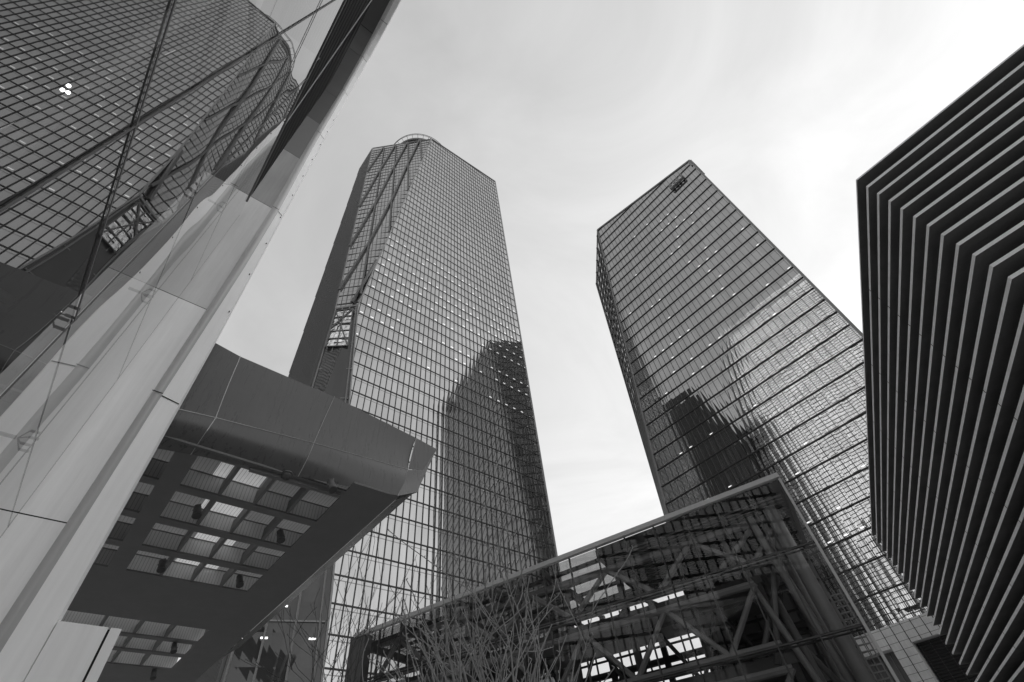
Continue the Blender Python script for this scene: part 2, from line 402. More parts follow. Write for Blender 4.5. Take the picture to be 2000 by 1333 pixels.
# ribs on the side face
mb = MB(); a = 78.2
while a < 110.5:
    f = min(1, max(0, (a - 77.3) / 19.3))
    zh = 98.9 + f * 154.1 if a < 96.6 else 253 + (a - 96.6) / 14.2 * 2
    zl = 0
    sH = 18 - (zh - 98.9) / 154.1 * 1.5
    amax = lambda z: 104.4 + (z - 98) / 157 * 6.4 if z > 98 else 102 + z / 98 * 2.4
    if a > 102: 
        zl = 98 + (a - 104.4) / 6.4 * 157 if a > 104.4 else (a - 102) / 2.4 * 98
    p, q = W(18.2 if zl < 98 else 18 - (zl - 98) / 157 * 1.5, a, zl), W(sH, a, zh)
    if zl < 98: mb.bar(p - eH * .15, W(18, a, 98.9) - eH * .15, .16, .4, eA); p = W(18, a, 98.9)
    mb.bar(p - eH * .15, q - eH * .15, .16, .4, eA)
    a += .75
mb.build('side_ribs', 'rib', T1)
# recessed facet mullions
mb = MB()
for f in (.04, .33, .66, .95):
    lo = P50.lerp(Pm0, f); hi = P4.lerp(P2, f); mb.bar(lo - (eH + eA) * .15, hi - (eH + eA) * .15, .22, .25, rdir)
z = 94
while z > 4:
    t_ = (99 - z) / 99; mb.bar(P4.lerp(P50, t_) - eA * .1, P2.lerp(Pm0, t_) - eA * .1, .2, .2, eZ); z -= 8.14
mb.build('recess_mullions', 'trimgrey', T1)
# stepped crown at the left
mb = MB()
for i in range(8):
    p = W(16.3, 96.8 + i * 1.8, 252.4 + i * .28); mb.box(p, eH * .6, eA * 1.5, eZ * (1.0 - .05 * i))
mb.build('crown_fins', 'rib', T1)
# helipad
C0 = W(40.5, 91.5, 257); RR = 19.0
hp = MB(); nseg = 64
ring = lambda r, z: [C0 + Vector((math.cos(i / nseg * 2 * math.pi) * r, math.sin(i / nseg * 2 * math.pi) * r, z)) for i in range(nseg)]
def disc(mb, r, z0, z1):
    a, b = ring(r, z0), ring(r, z1)
    mb.quad(list(reversed(a))); mb.quad(b)
    for i in range(nseg): j = (i + 1) % nseg; mb.quad([a[i], a[j], b[j], b[i]])
disc(hp, 14.4, -2.2, .1); pad = hp.build('helipad', 'dark', T1)
mb = MB()
for zz_, rr_ in ((.4, .14), (-1.0, .12)):
    pts = [C0 + Vector((math.cos(i / 72 * 2 * math.pi) * (RR - 2.8), math.sin(i / 72 * 2 * math.pi) * (RR - 2.8), zz_)) for i in range(73)]
    mb.tube(pts, rr_, 5, cap=False)
for i in range(36):
    c, s_ = math.cos(i / 36 * 2 * math.pi), math.sin(i / 36 * 2 * math.pi)
    mb.tube([C0 + Vector((c * 12.4, s_ * 12.4, -1)), C0 + Vector((c * (RR - 2.8), s_ * (RR - 2.8), -1)), C0 + Vector((c * (RR - 2.8), s_ * (RR - 2.8), .4))], .09, 4)
mb.build('safety_net_ring', 'mull2', pad)
#@@TOWER2
# ------------------------------------------------------------------ tower 2
D2 = 93.5
T2 = thing('office_tower', W(112, 26, 0), 'flat-topped glass office tower with a small roof sign and a pale stone base', 'office tower')
Q1 = W(D2, 38.95, 165.7); Q2 = W(106, 54, 158); Q0 = W(D2, -.25, 154.2); Q4 = W(D2, 53.2, 44); Q5 = W(95.2, 54.2, 44)
Qb = W(D2, 53.4, 0); Qb2 = W(95.2, 54.4, 0); Q0b = W(D2, -.25, 22); S0 = W(D2, 53.3, 22)
R0 = W(132, -.25, 154); R2 = W(132, 54, 156)
mb = MB(); wallquad(mb, [S0, Q0b, Q0, Q1, Q4], -eA, 0); mb.build('front_facade', 't2', T2)
ch = Q2 - Q1; ch.z = 0; ch.normalize()
mb = MB(); mb.quad([Q5, Q4, Q1, Q2], [((p - Q1).dot(ch), p.z) for p in (Q5, Q4, Q1, Q2)]); mb.build('chamfer_facet', 't2', T2)
mb = MB(); wallquad(mb, [W(132, 54.4, 0), Qb2, Q5, Q2, R2], eH); mb.build('side_facade', 't2s', T2)
mb = MB(); mb.quad([Qb2, Qb, Q4, Q5], [(0, 0), (1.4, 0), (1.4, 44), (0, 44)]); wallquad(mb, [W(D2 + .1, -.25, 0), W(132, -.25, 0), R0, Q0], eH); mb.build('rear_facade', 't2', T2)
mb = MB(); mb.quad([Q0, R0, R2, Q2, Q1]); mb.build('roof_deck', 'dark', T2)
def fl2(z):   # left limit (A) of the front face at height z
    return 53.2 if z < 44 else 53.2 + (z - 44) / (165.7 - 44) * (38.95 - 53.2)
top2 = lambda a: 154.2 + (a + .25) / 39.2 * 11.5
mb = MB(); a = .05 + 1.42 * .3
while a < 53:
    hi = top2(a) if a < 38.95 else 44 + (53.2 - a) / (53.2 - 38.95) * 121.7
    mb.box(W(D2 - .10, a - .04, 22), eH * .10, eA * .08, eZ * (hi - 22)); a += 1.42
mb.build('mullions', 'mull', T2)
mb = MB(); z = 26.2
i = 0
while z < 165:
    a0 = -.25 if z < 154.2 else -.25 + (z - 154.2) / 11.5 * 39.2
    a1 = fl2(z)
    if a1 > a0 + .3: mb.box(W(D2 - .22, a0, z - .09), eH * .215, eA * (a1 - a0), eZ * .18)
    z += 4.2
mb.build('floor_bands', 'mull', T2)
mb = MB()
mb.bar(Q0 - eH * .1, Q1 - eH * .1, .6, .4, eZ); mb.bar(Q0 - eH * .1 + eA * .1, Q0b - eH * .1 + eA * .1, .55, .4, eA); mb.bar(Q1 - eH * .1, Q4 - eH * .1, .4, .4, eA)
mb.bar(Q1, Q2, .6, .4, eZ); mb.bar(Q2 + eA * .1, Q5 + eA * .1, .4, .5, eH)
mb.box(W(D2 - .3, .6, 153.6), eH * 6, eA * -1.3, -eZ * 3)
mb.build('edge_trim', 'trimgrey', T2)
mb = MB()   # vertical fins stepping along the chamfer and the side
for f in (.1, .32, .55, .78, .99):
    hi = Q1.lerp(Q2, f); lo = Q4.lerp(Q5, f); o = (eA * 1 - eH).normalized()
    mb.bar(lo + o * .2, hi + o * .2, .4, .25, o)
z = 48
while z < 160:
    f = (z - 44) / 121.7; a_ = Q4.lerp(Q1, f); b_ = Q5.lerp(Q2, min(1, (z - 44) / 114)); mb.bar(a_ + eA * .1, b_ + eA * .1, .25, .3, eZ); z += 4.2
mb.build('chamfer_fins', 'mull2', T2)
mb = MB()
for q in range(26):
    s_ = 96.5 + q * 1.42; mb.bar(W(s_, 54.45, 0), W(s_, 54.3, 150 if s_ > 106 else 44 + (s_ - 95.2) / 10.8 * 110), .12, .3, eH)
z = 4.5
while z < 150:
    mb.bar(W(95.4 + max(0, (z - 44) / 114 * 10.8), 54.5, z), W(132, 54.5, z), .3, .25, eZ); z += 4.2
mb.build('side_mullions', 'mull', T2)
# stone base with deep openings
mb = MB(); S = lambda a0, a1, z0, z1, d0=-.35, d1=1.6: mb.box(W(D2 + d0, a0, z0), eH * (d1 - d0), eA * (a1 - a0), eZ * (z1 - z0))
S(-.4, 53.6, 19.4, 22.0)
for a0 in (-.4, 9.9, 22.45, 34.9, 47.2): S(a0, a0 + 2.75, 0, 19.39)
for a0 in (51.0,): S(a0, 53.6, 0, 19.38)
base = mb.build('stone_base', 'stone', T2)
mb = MB()
for z in [0.3 + .93 * k for k in range(24)]:
    mb.box(W(D2 - .362, -.4, z), eH * .011, eA * 54, eZ * .035) if 19.4 < z < 22 else None
    if z < 19.4:
        for a0 in (-.4, 9.9, 22.45, 34.9, 47.2): mb.box(W(D2 - .362, a0, z), eH * .011, eA * 2.75, eZ * .035)
k = 22.45 + 1.37
for i in range(-18, 24):
    a = k + i * 1.42
    if -.3 < a < 53.4: mb.box(W(D2 - .364, a - .05, 19.4), eH * .012, eA * .10, eZ * 2.6)
for a0 in (-.4, 9.9, 22.45, 34.9, 47.2): mb.box(W(D2 - .364, a0 + 1.32, 0), eH * .012, eA * .10, eZ * 19.4)
mb.build('stone_joints', 'joint', base)
mb = MB(); mb.box(W(D2 + 1.5, 0, 0), eH * .3, eA * 53, eZ * 19.4); mb.build('recessed_wall', 'darker', T2)
mb = MB()
for a in np.arange(.8, 53, 1.42): mb.box(W(D2 + 1.3, float(a), 0), eH * .2, eA * .06, eZ * 19.4)
mb.build('recess_mullions', 'steel', T2)
mb = MB(); z = .5
while z < 19.2:
    mb.box(W(D2 + .9, 0, z), eH * .5, eA * 22.4, eZ * .05); z += .35
mb.build('louvres', 'steel2', T2)
# roof sign: a frame of squiggly letters standing off the glass
sg = MB()
sA0, sA1 = 5.5, 11.0
pa = hit(1311, 371, eH, D2 - .6); pb = hit(1338, 349, eH, D2 - .6); pc = hit(1334, 341, eH, D2 - .6)
a0, a1 = sorted((pa.dot(eA), pb.dot(eA))); zb = (pa.z + pb.z) / 2; zt_ = zb + 3.4
mb = MB()
mb.bar(W(D2 - .9, a0, zb), W(D2 - .9, a1, zb), .14, .7, eZ); mb.bar(W(D2 - .7, a0, zt_), W(D2 - .7, a1, zt_), .08, .3, eZ)
for a in (a0, a1): mb.bar(W(D2 - .7, a, zb), W(D2 - .7, a, zt_), .12, .5, eA)
sgn = mb.build('roof_sign', 'darker', T2)
n = 4
mb = MB()
for k in range(n):
    c = a1 - (a1 - a0) * (k + .5) / n; w = (a1 - a0) / n * .36; zc = (zb + zt_) / 2; hh = 1.35; x = D2 - .8
    T = .24
    def st(aa, za, ab, zb_): mb.bar(W(x, c - aa * w, zc + za * hh), W(x, c - ab * w, zc + zb_ * hh), T, .25, (eZ if abs(aa - ab) > abs(za - zb_) * .3 else eA))
    def ringl(cz, r1, r2):
        pts = [(math.cos(t * math.pi / 5) * r1, cz + math.sin(t * math.pi / 5) * r2) for t in range(11)]
        for p, q in zip(pts, pts[1:]): st(p[0], p[1], q[0], q[1])
    if k == 0: st(-1, .9, 1, .9); st(-1, .3, 1, .3); st(-.4, .9, -.4, .3); st(.5, .9, .5, .3); st(0, .1, 0, -.4); st(-1, -.4, 1, -.4); ringl(-.75, .6, .3)
    if k == 1: ringl(.5, .6, .42); st(1, 1, 1, -.3); st(1, .3, 1.3, .3); st(-1, -.5, 1, -.5); st(1, -.5, 1, -1)
    if k == 2: ringl(.45, .8, .5); st(0, -.1, 0, -.5); st(-1, -.5, 1, -.5); ringl(-.85, .5, .25)
    if k == 3: st(-1, .9, .5, .9); st(.5, .9, .3, .1); st(1, 1, 1, -.3); st(-1, -.5, 1, -.5); st(-.6, -1, .8, -1)
mb.build('sign_letters', 'trimgrey', sgn)
#@@BACK
# ------------------------------------------------------------------ towers behind the camera, seen only mirrored in the glass
T3 = thing('office_tower', W(-110, 30, 0), 'gridded glass tower, seen only as a pale reflection beside the striped building', 'office tower')
sT = lambda a: -92 + .105 * a
U = [W(sT(-45), -45, 0), W(sT(83), 83, 0), W(sT(83), 83, 143), W(sT(59), 59, 245), W(sT(-45), -45, 255)]
mb = MB(); wallquad(mb, U, eA); mb.build('front_facade', 't3', T3)
mb = MB()
bk = [p - eH * 35 for p in U]
for i in range(5): j = (i + 1) % 5; mb.quad([U[i], U[j], bk[j], bk[i]], [(0, 0), (35, 0), (35, 30), (0, 30)])
mb.quad(list(reversed(bk))); mb.build('side_facade', 't1d', T3)
mb = MB(); a = -44
while a < 83:
    hi = 253 if a < 59 else 245 - (a - 59) / 24 * 102
    mb.box(W(sT(a), a, 0), eH * .3, eA * .36, eZ * hi); a += 2.8
z = 4
while z < 245:
    hi = 83 if z < 143 else 83 - (z - 143) / 102 * 24
    mb.box(W(sT(-45), -45, z), eH * .35, W(sT(hi) - sT(-45), hi + 45, 0), eZ * .55); z += 4.2
mb.build('mullions', 'mull', T3)
T4 = thing('office_tower', W(-70, 115, 0), 'dark slab tower behind the left building, seen mirrored at the left of the flat-topped tower', 'office tower')
mb = MB()
mb.hexa([W(-100, 85, 0), W(-40, 85, 0), W(-30, 140, 0), W(-100, 140, 0)], [W(-100, 85, 176), W(-44, 85, 190), W(-38, 140, 195), W(-100, 140, 190)])
mb.build('tower_body', 'blackclad', T4)
for k, (a_, h_) in enumerate(((0, 178), (3, 168), (6, 152), (9, 120))):
    mb = MB(); mb.box(W(-44 + a_, 86, 0), eH * 3.2, eA * 30, eZ * h_); mb.build('stepped_wing', 'blackclad', T4)
mb = MB(); z = 6
while z < 170: mb.box(W(-99, 84.6, z), eH * 54, eA * .3, eZ * .5); z += 4.2
mb.build('floor_bands', 'dark', T4)
# side facet of the gridded tower
x8, x5 = sT(83) - .1, sT(59) - .1
mb = MB(); mb.quad([W(x8, 83, 0), W(x8 - 13, 95, 0), W(x8 - 13, 95, 140), W(x8, 83, 143)], [(0, 0), (12, 0), (12, 140), (0, 143)]); mb.quad([W(x8, 83, 143), W(x8 - 13, 95, 140), W(x5 - 12, 70, 238), W(x5, 59, 245)], [(0, 0), (12, 0), (12, 100), (0, 100)])
mb.build('side_facet', 't1d', T3)
#@@FIN
# ------------------------------------------------------------------ finned building on the right
FB = thing('finned_building', W(40, -20, 0), 'dark building wrapped in stacked horizontal fins with pale edges, filling the right side', 'building')
bd = eH * .92516 + eA * .37957; bn = Vector((bd.y, -bd.x, 0)).normalized()
cor = W(24, -5.34, 0); 
if bn.dot(CAM - cor) < 0: bn = -bn
nfin = 28; pitch_ = .912; ztop = 26.44; th = .185; dep = 1.5
def off(d):   # corner of the two walls moved inwards by d
    # face A plane p.eH=24+d ; face B plane (p-cor).(-bn)=d
    c = cor + eH * d
    t_ = (d - (c - cor).dot(-bn)) / (eA.dot(-bn)); return c + eA * t_
Lb = 52.6
for k in range(nfin):
    z = ztop - k * pitch_
    mb = MB(); o, i_ = off(0), off(dep)
    A_o, A_i = o - eA * 60, i_ - eA * 60
    B_o, B_i = o + bd * Lb, i_ + bd * (Lb - .75)
    tO = th if k else .10
    # outer band slightly thicker than the thin inner plate; underside slopes up to the wall
    up_ = eZ * .0; lo = -eZ * tO
    for p_o, q_o, p_i, q_i in ((A_o, o, A_i, i_), (o, B_o, i_, B_i)):
        zt0 = eZ * z; zb0 = eZ * (z - tO)
        mb.quad([p_o + zb0, q_o + zb0, q_o + zt0, p_o + zt0])            # pale edge
    e1 = mb.build('fin', 'fin', FB)
    mb = MB()
    for p_o, q_o, p_i, q_i in ((A_o, o, A_i, i_), (o, B_o, i_, B_i)):
        zt0 = eZ * z; zb0 = eZ * (z - tO)
        mb.quad([p_i + zb0, q_i + zb0, q_o + zb0, p_o + zb0]); mb.quad([p_o + zt0, q_o + zt0, q_i + zt0, p_i + zt0])
    mb.quad([B_o + eZ * (z - tO), B_i + eZ * (z - tO), B_i + eZ * z, B_o + eZ * z])
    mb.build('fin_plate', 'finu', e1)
mb = MB(); i_ = off(dep - .02); wz = ztop - .02
for p, q in ((i_ - eA * 60, i_), (i_, i_ + bd * (Lb - 1.2))):
    mb.quad([p, q, q + eZ * wz, p + eZ * wz])
e_ = i_ + bd * (Lb - 1.2); far = i_ - eA * 60 + eH * 40
mb.quad([e_, e_ - bn * 25, e_ - bn * 25 + eZ * wz, e_ + eZ * wz])
mb.quad([i_ - eA * 60 + eZ * wz, i_ + eZ * wz, e_ + eZ * wz, e_ - bn * 25 + eZ * wz, far + eZ * wz])
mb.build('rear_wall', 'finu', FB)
mb = MB()   # fine joints in the pale edges
for k in range(1, nfin):
    z = ztop - k * pitch_
    for j in range(1, 7):
        p = off(0) + bd * (j * 8.2) + bn * .004; mb.box(p + eZ * (z - th + .001), bd * .05, bn * .006, eZ * (th - .002))
mb.build('fin_joints', 'joint', FB)
rng = random.Random(3); wg = emit('soft_window_glow', .9)     # lit windows far down between the lowest fins
for k in range(19, 27):
    z = ztop - k * pitch_ - .55; u_ = 6 + rng.random() * 4
    while u_ < 44:
        l = rng.choice((.3, .8, 1.6)); p = off(dep - .1) + bd * u_
        if rng.random() < .35: mb = MB(); mb.box(p + eZ * z, bd * l, bn * .04, eZ * .25); mb.build('lit_window', wg, FB)
        u_ += l + rng.random() * 5
#@@PAV
# ------------------------------------------------------------------ glass pavilion
az = R(-65.27); e1 = Vector((math.sin(az), math.cos(az), 0)); pn = Vector((e1.y, -e1.x, 0))
hd = ray(1520, 932); hd = Vector((hd.x, hd.y, 0)).normalized(); PC = hd * 28
if pn.dot(CAM - PC) > 0: pn = -pn     # pn points away from the viewer
PV = thing('glass_pavilion', PC, 'low glass box with steel trusses inside, in front of the two towers', 'glass building')
def P(w, z, d=0): return PC + e1 * w + pn * d + eZ * z
LW = 30.2; ptop = lambda w: 15.2 - .85 * w / LW; DEP = 9.0
ws = [0, 1.87]
while ws[-1] < LW - 1: ws.append(ws[-1] + 1.87)
ws.append(LW)
zsP = [0.0, 4.1, 7.8, 11.55, None]
panes = MB(); g0 = []
for i in range(len(ws) - 1):
    for j in range(4):
        w0, w1 = ws[i] + .02, ws[i + 1] - .02; z0 = zsP[j] + .02; z1a, z1b = (zsP[j + 1] - .02,) * 2 if j < 3 else (ptop(w0) - .1, ptop(w1) - .1)
        mbp = MB(); mbp.quad([P(w0, z0), P(w1, z0), P(w1, z1b), P(w0, z1a)]); mbp.build('glass_pane', 'gpav', PV)
mb = MB()
for w in ws[1:-1]: mb.bar(P(w, 0, .08), P(w, ptop(w), .08), .07, .14, e1)
for z in zsP[1:4]: mb.bar(P(0, z, .06), P(LW, z, .06), .10, .12, eZ); mb.bar(P(0, z - .12, .25), P(LW, z - .12, .25), .06, .1, eZ)
mb.build('mullions', 'steel2', PV)
mb = MB(); mb.bar(P(-.05, 15.25, -.05), P(LW, ptop(LW) + .05, -.05), .26, .3, eZ); mb.build('roof_edge', 'lightedge', PV)
mb = MB(); mb.bar(P(0, 0, 0), P(0, 15.1, 0), .12, .2, e1); mb.build('corner_trim', 'lightedge', PV)
mb = MB(); mb.bar(P(LW - .25, 0, .3), P(LW - .25, 14.4, .3), 1.3, .8, e1); mb.build('end_post', 'dark', PV)
# roof: beams and glass strips
mb = MB()
for w in ws[::2]: mb.bar(P(w, ptop(w) - .45, .1), P(w, ptop(w) - .45, DEP), .5, .22, eZ)
for d in (1.2, 3.2, 5.2, 7.2, 9.0): mb.bar(P(0, 14.9, d), P(LW, 14.05, d), .16, .3, eZ)
mb.build('roof_beams', 'steel2', PV)
mb = MB()
for i in range(len(ws) - 1):
    if ws[i] < 10.5: mb.quad([P(ws[i], ptop(ws[i]) - .12, .1), P(ws[i + 1], ptop(ws[i + 1]) - .12, .1), P(ws[i + 1], ptop(ws[i + 1]) - .12, DEP), P(ws[i], ptop(ws[i]) - .12, DEP)])
mb.build('roof_panels', 'soffit', PV)
mb = MB()
for (wa, wb, da, db) in ((11.22, LW, .1, DEP),): mb.quad([P(wa, ptop(wa) - .12, da), P(wb, ptop(wb) - .12, da), P(wb, ptop(wb) - .12, db), P(wa, ptop(wa) - .12, db)])
mb.build('roof_glazing', clear_glass('roof_glass', .1, .45), PV)
# trusses
def truss(mb, d, z0, z1, w0, w1, step, r):
    mb.tube([P(w0, z0, d), P(w1, z0, d)], r * 1.3, 8); mb.tube([P(w0, z1, d), P(w1, z1, d)], r * 1.3, 8)
    w = w0; k = 0
    while w < w1 - .1:
        wn = min(w + step, w1)
        mb.tube([P(w, z1 if k % 2 == 0 else z0, d), P(wn, z0 if k % 2 == 0 else z1, d)], r, 6)
        k += 1; w = wn
for d, st_ in ((1.6, 2.7), (6.5, 2.7)):
    mb = MB(); truss(mb, d, 11.9, 14.0, .6, LW - 1, st_, .17); mb.build('truss', 'steel' if d < 2 else 'steel2', PV)
mb = MB(); truss(mb, 8.8, 3.5, 10.5, .6, LW - 1, 3.4, .16); mb.build('truss', 'steel2', PV)
mb = MB(); truss(mb, 1.6, 8.2, 11.0, 3.6, LW - 1, 2.5, .15); mb.build('truss', 'steel', PV)
mb = MB(); truss(mb, 1.6, 4.6, 7.2, 3.6, LW - 1, 2.5, .14); mb.build('truss', 'steel', PV)
mb = MB(); truss(mb, 4.4, 8.0, 11.2, 2.6, LW - 1, 1.9, .12); mb.build('truss', 'steel2', PV)
mb = MB()
for z in (3.9, 7.5, 11.2): mb.box(P(3.2, z, 2.2), e1 * (LW - 5), pn * 5.2, eZ * .45)
mb.build('floor_deck', 'rib', PV)
mb = MB()
for w in np.arange(3.5, LW - 1, 3.74):
    for d in (2.4, 8.6): mb.bar(P(float(w), 0, d), P(float(w), 14, d), .35, .35, e1)
mb.build('posts', 'steel2', PV)
mb = MB()
for w in np.arange(1, LW - 1, 1.25): mb.bar(P(float(w), 0, 9.1), P(float(w), 14.2, 9.1), .10, .12, e1)
for z in np.arange(1.4, 14, 1.25): mb.bar(P(.3, float(z), 9.12), P(LW, float(z), 9.12), .12, .1, eZ)
mb.build('rear_grid', 'steel2', PV)
mb = MB(); mb.quad([P(.2, 0, 9.2), P(8.6, 0, 9.2), P(8.6, 14.9, 9.2), P(.2, 14.9, 9.2)]); mb.build('rear_wall', 'trimgrey', PV)
mb = MB()
for d in np.arange(.6, 9, .42): mb.bar(P(.3, 14.5, float(d)), P(10.8, 14.35, float(d)), .09, .06, eZ)
mb.build('ceiling_slats', 'rib', PV)
for (wa, da, ra, wb, zb_) in ((1.2, 1.0, .34, .9, 0), (1.7, 2.6, .28, 1.2, 0), (2.4, 1.4, .22, .9, 0), (3.3, 3.0, .2, 2.2, 0), (2.0, 4.6, .3, 1.6, 0), (1.2, 6.2, .3, 1.0, 0), (4.4, 2.0, .16, 1.5, 0)):
    mb = MB(); mb.tube([P(wa, 14.2, da), P(wb, zb_, da + .2)], ra, 16); mb.build('tubular_column', 'steel', PV, smooth=True)
mb = MB()
for (w0, z0, w1, z1, d) in ((2.2, 14.0, 6.2, 11.4, 1.8), (1.4, 14, 4.2, 7.6, 2.2), (2.4, 11.4, 5.2, 7.5, 2.6), (1.5, 11.3, 7.0, 11.9, 3.2), (4.2, 11.3, .9, 4.0, 3.4)):
    mb.tube([P(w0, z0, d), P(w1, z1, d)], .15, 10)
mb.build('diagonal_struts', 'steel', PV, smooth=True)
mb = MB(); z = .3     # ladder strip by the corner
mb.bar(P(.12, 0, 1.0), P(.12, 9.6, 1.0), .05, .08, e1); mb.bar(P(.62, 0, 1.0), P(.62, 9.6, 1.0), .05, .08, e1); mb.bar(P(.36, 0, 1.0), P(.36, 9.6, 1.0), .04, .08, e1)
while z < 9.5: mb.bar(P(.1, z, 1.0), P(.64, z, 1.0), .05, .10, eZ); z += .26
mb.build('ladder', 'steel', PV)
#@@LEFT
# ------------------------------------------------------------------ entrance building on the left (glass wall, portal frame)
LB = thing('entrance_building', W(-4, 4, 0), 'mirror-like glass entrance building framed by a pale metal portal at the left edge', 'building')
GH = -1.5; GT = 18.6
joA = [-16.8, -14.0, -11.1, -8.3, -5.45, -2.6, .2, 3.03, 5.85, 8.67, 11.55]
zj = [0, 3.2, 6.55, 10.2, 14.3, GT]
for i in range(len(joA) - 1):
    for j in range(len(zj) - 1):
        a0, a1 = joA[i] + .008, joA[i + 1] - .008; z0, z1 = zj[j] + .008, zj[j + 1] - .008
        mb = MB(); mb.quad([W(GH, a0, z0), W(GH, a1, z0), W(GH, a1, z1), W(GH, a0, z1)]); mb.build('glass_pane', 'gwall', LB)
mb = MB()
for a, w in ((3.03, .02), (5.85, .03)): mb.bar(W(GH + .015, a, 0), W(GH + .015, a, GT), w, .01, eA)
for z, w, a1 in ((6.55, .026, 5.85), (14.3, .014, 5.85)): mb.bar(W(GH + .017, -17, z), W(GH + .017, a1, z), w, .01, eZ)
mb.build('glazing_bars', 'darker', LB)
mb = MB()
for a in (8.67, 11.55): mb.bar(W(GH - .01, a, 0), W(GH - .01, a, GT), .012, .016, eA)
for z in zj[1:-1]: mb.bar(W(GH - .01, 5.85, z), W(GH - .01, 11.55, z), .012, .016, eZ)
for z in (10.2, 3.2): mb.bar(W(GH - .01, -17, z), W(GH - .01, 5.8, z), .015, .016, eZ)
mb.build('silicone_joints', 'joint', LB)
mb = MB(); mb.bar(W(GH - .02, -17, GT + .05), W(GH - .02, 10.9, GT + .05), .12, .10, eZ); mb.build('glass_head', 'darker', LB)
# spider fittings
mb = MB()
for a in joA[5:-1]:
    for z in zj[1:-1]:
        for da, dz in ((-.16, -.11), (.16, -.11), (-.16, .11), (.16, .11)):
            p = W(GH - .02, a + da * .55, z + dz); mb.tube([p - eH * .10, p + eH * .02], .02, 10); mb.tube([p - eH * .10, W(GH - .2, a, z)], .009, 6)
        mb.tube([W(GH - .22, a, z), W(GH - .42, a, z)], .03, 8)
mb.build('spider_fitting', 'steel', LB)
# dark interior behind the glass
mb = MB(); mb.quad([W(GH - 2.2, -18, 0), W(GH - 2.2, 5.8, 0), W(GH - 2.2, 5.8, 21), W(GH - 2.2, -18, 21)]); mb.quad([W(GH - .12, 5.82, 0), W(GH - 2.2, 5.82, 0), W(GH - 2.2, 5.82, 21), W(GH - .12, 5.82, 21)])
mb.build('interior_screen', 'darker', LB)
for (a0, z0, a1, z1) in ((1.0, 2.8, 5.6, 6.3), (-1.5, 3.3, 5.6, 3.2), (-6, 9.9, 5.4, 10.1), (1.6, 10.2, 5.5, 14.0), (-4, 14.2, 5.5, 14.2)):
    mb = MB(); mb.tube([W(GH - .5, a0, z0), W(GH - .5, a1, z1)], .055, 12); mb.build('steel_strut', 'steel', LB, smooth=True)
mb = MB(); mb.tube([hit(-40, 330, eH, -2.9), hit(440, -40, eH, -2.9)], .13, 20); mb.build('glare_streak_tube', 'white2', LB, smooth=True)  # added pale tube standing in for the diagonal glare streak on the glass
for x, y in ((122, 176), (134, 168), (133, 181)):
    p_ = hit(x, y, eH, -2.2); mb = MB(); mb.tube([p_ - eZ * .01, p_ + eZ * .01], .016, 12); mb.build('glint_disc', 'glint', LB)  # added glowing discs in place of bright glints reflected in the glass
# portal frame: pier rising and turning over into a beam towards the viewer. path in (A, z)
path = [(12, 0), (12, 3.55), (12, 7.04), (12, 10.48), (12, 13.93), (12, 17.4), (12, 20.8), (12, 26.1), (12, 31.3), (12, 36), (11.85, 38.4), (11.3, 41), (10.3, 43), (8.9, 44.1), (7.2, 44.3), (2, 44.3), (-3, 44.3), (-20, 44.3)]
def lerp_tab(tab, x):
    for (x0, y0), (x1, y1) in zip(tab, tab[1:]):
        if x <= x1: return y0 + (y1 - y0) * (x - x0) / (x1 - x0)
    return tab[-1][1]
cum = [0]
for p, q in zip(path, path[1:]): cum.append(cum[-1] + math.hypot(q[0] - p[0], q[1] - p[1]))
def pt(s_):
    for i in range(len(path) - 1):
        if s_ <= cum[i + 1]:
            t_ = (s_ - cum[i]) / (cum[i + 1] - cum[i]); a = path[i][0] + (path[i + 1][0] - path[i][0]) * t_; z = path[i][1] + (path[i + 1][1] - path[i][1]) * t_
            return a, z
    return path[-1]
def nrm(s_):
    a0, z0 = pt(max(0, s_ - .4)); a1, z1 = pt(min(cum[-1], s_ + .4)); d = Vector((a1 - a0, z1 - z0)).normalized()
    return Vector((-d.y, d.x))      # (A,z) pointing away towards the camera / down
def PS(s_, h, dn=0):
    a, z = pt(s_); n = nrm(s_); return W(h, a + n.x * dn, z + n.y * dn)
Ttot = cum[-1]
tubL = lambda s_: lerp_tab([(0, -.86), (7, -.82), (15, -.79), (20.8, -.80), (26, -.95), (31.3, -1.05), (38, -1.12), (50, -1.32), (80, -1.32)], s_)
tubR = lambda s_: lerp_tab([(0, -.62), (10, -.60), (16.5, -.52), (21, -.54), (28, -.72), (38, -.86), (50, -1.07), (80, -1.07)], s_)
outr = lambda s_: lerp_tab([(0, -.04), (7, -.09), (13, -.14), (21, -.29), (32, -.48), (40, -.62), (50, -.66), (80, -.66)], s_)
panL = lambda s_: lerp_tab([(0, -8), (20.82, -8), (20.83, -1.64), (26.1, -1.74), (31.3, -1.82), (38, -1.92), (46, -2.25), (80, -2.25)], s_)
joints = [7.04, 13.93, 20.82, 26.1, 31.3, 36.6, 43.0, 49.2, 55.4]
sj = [0] + joints + [Ttot]
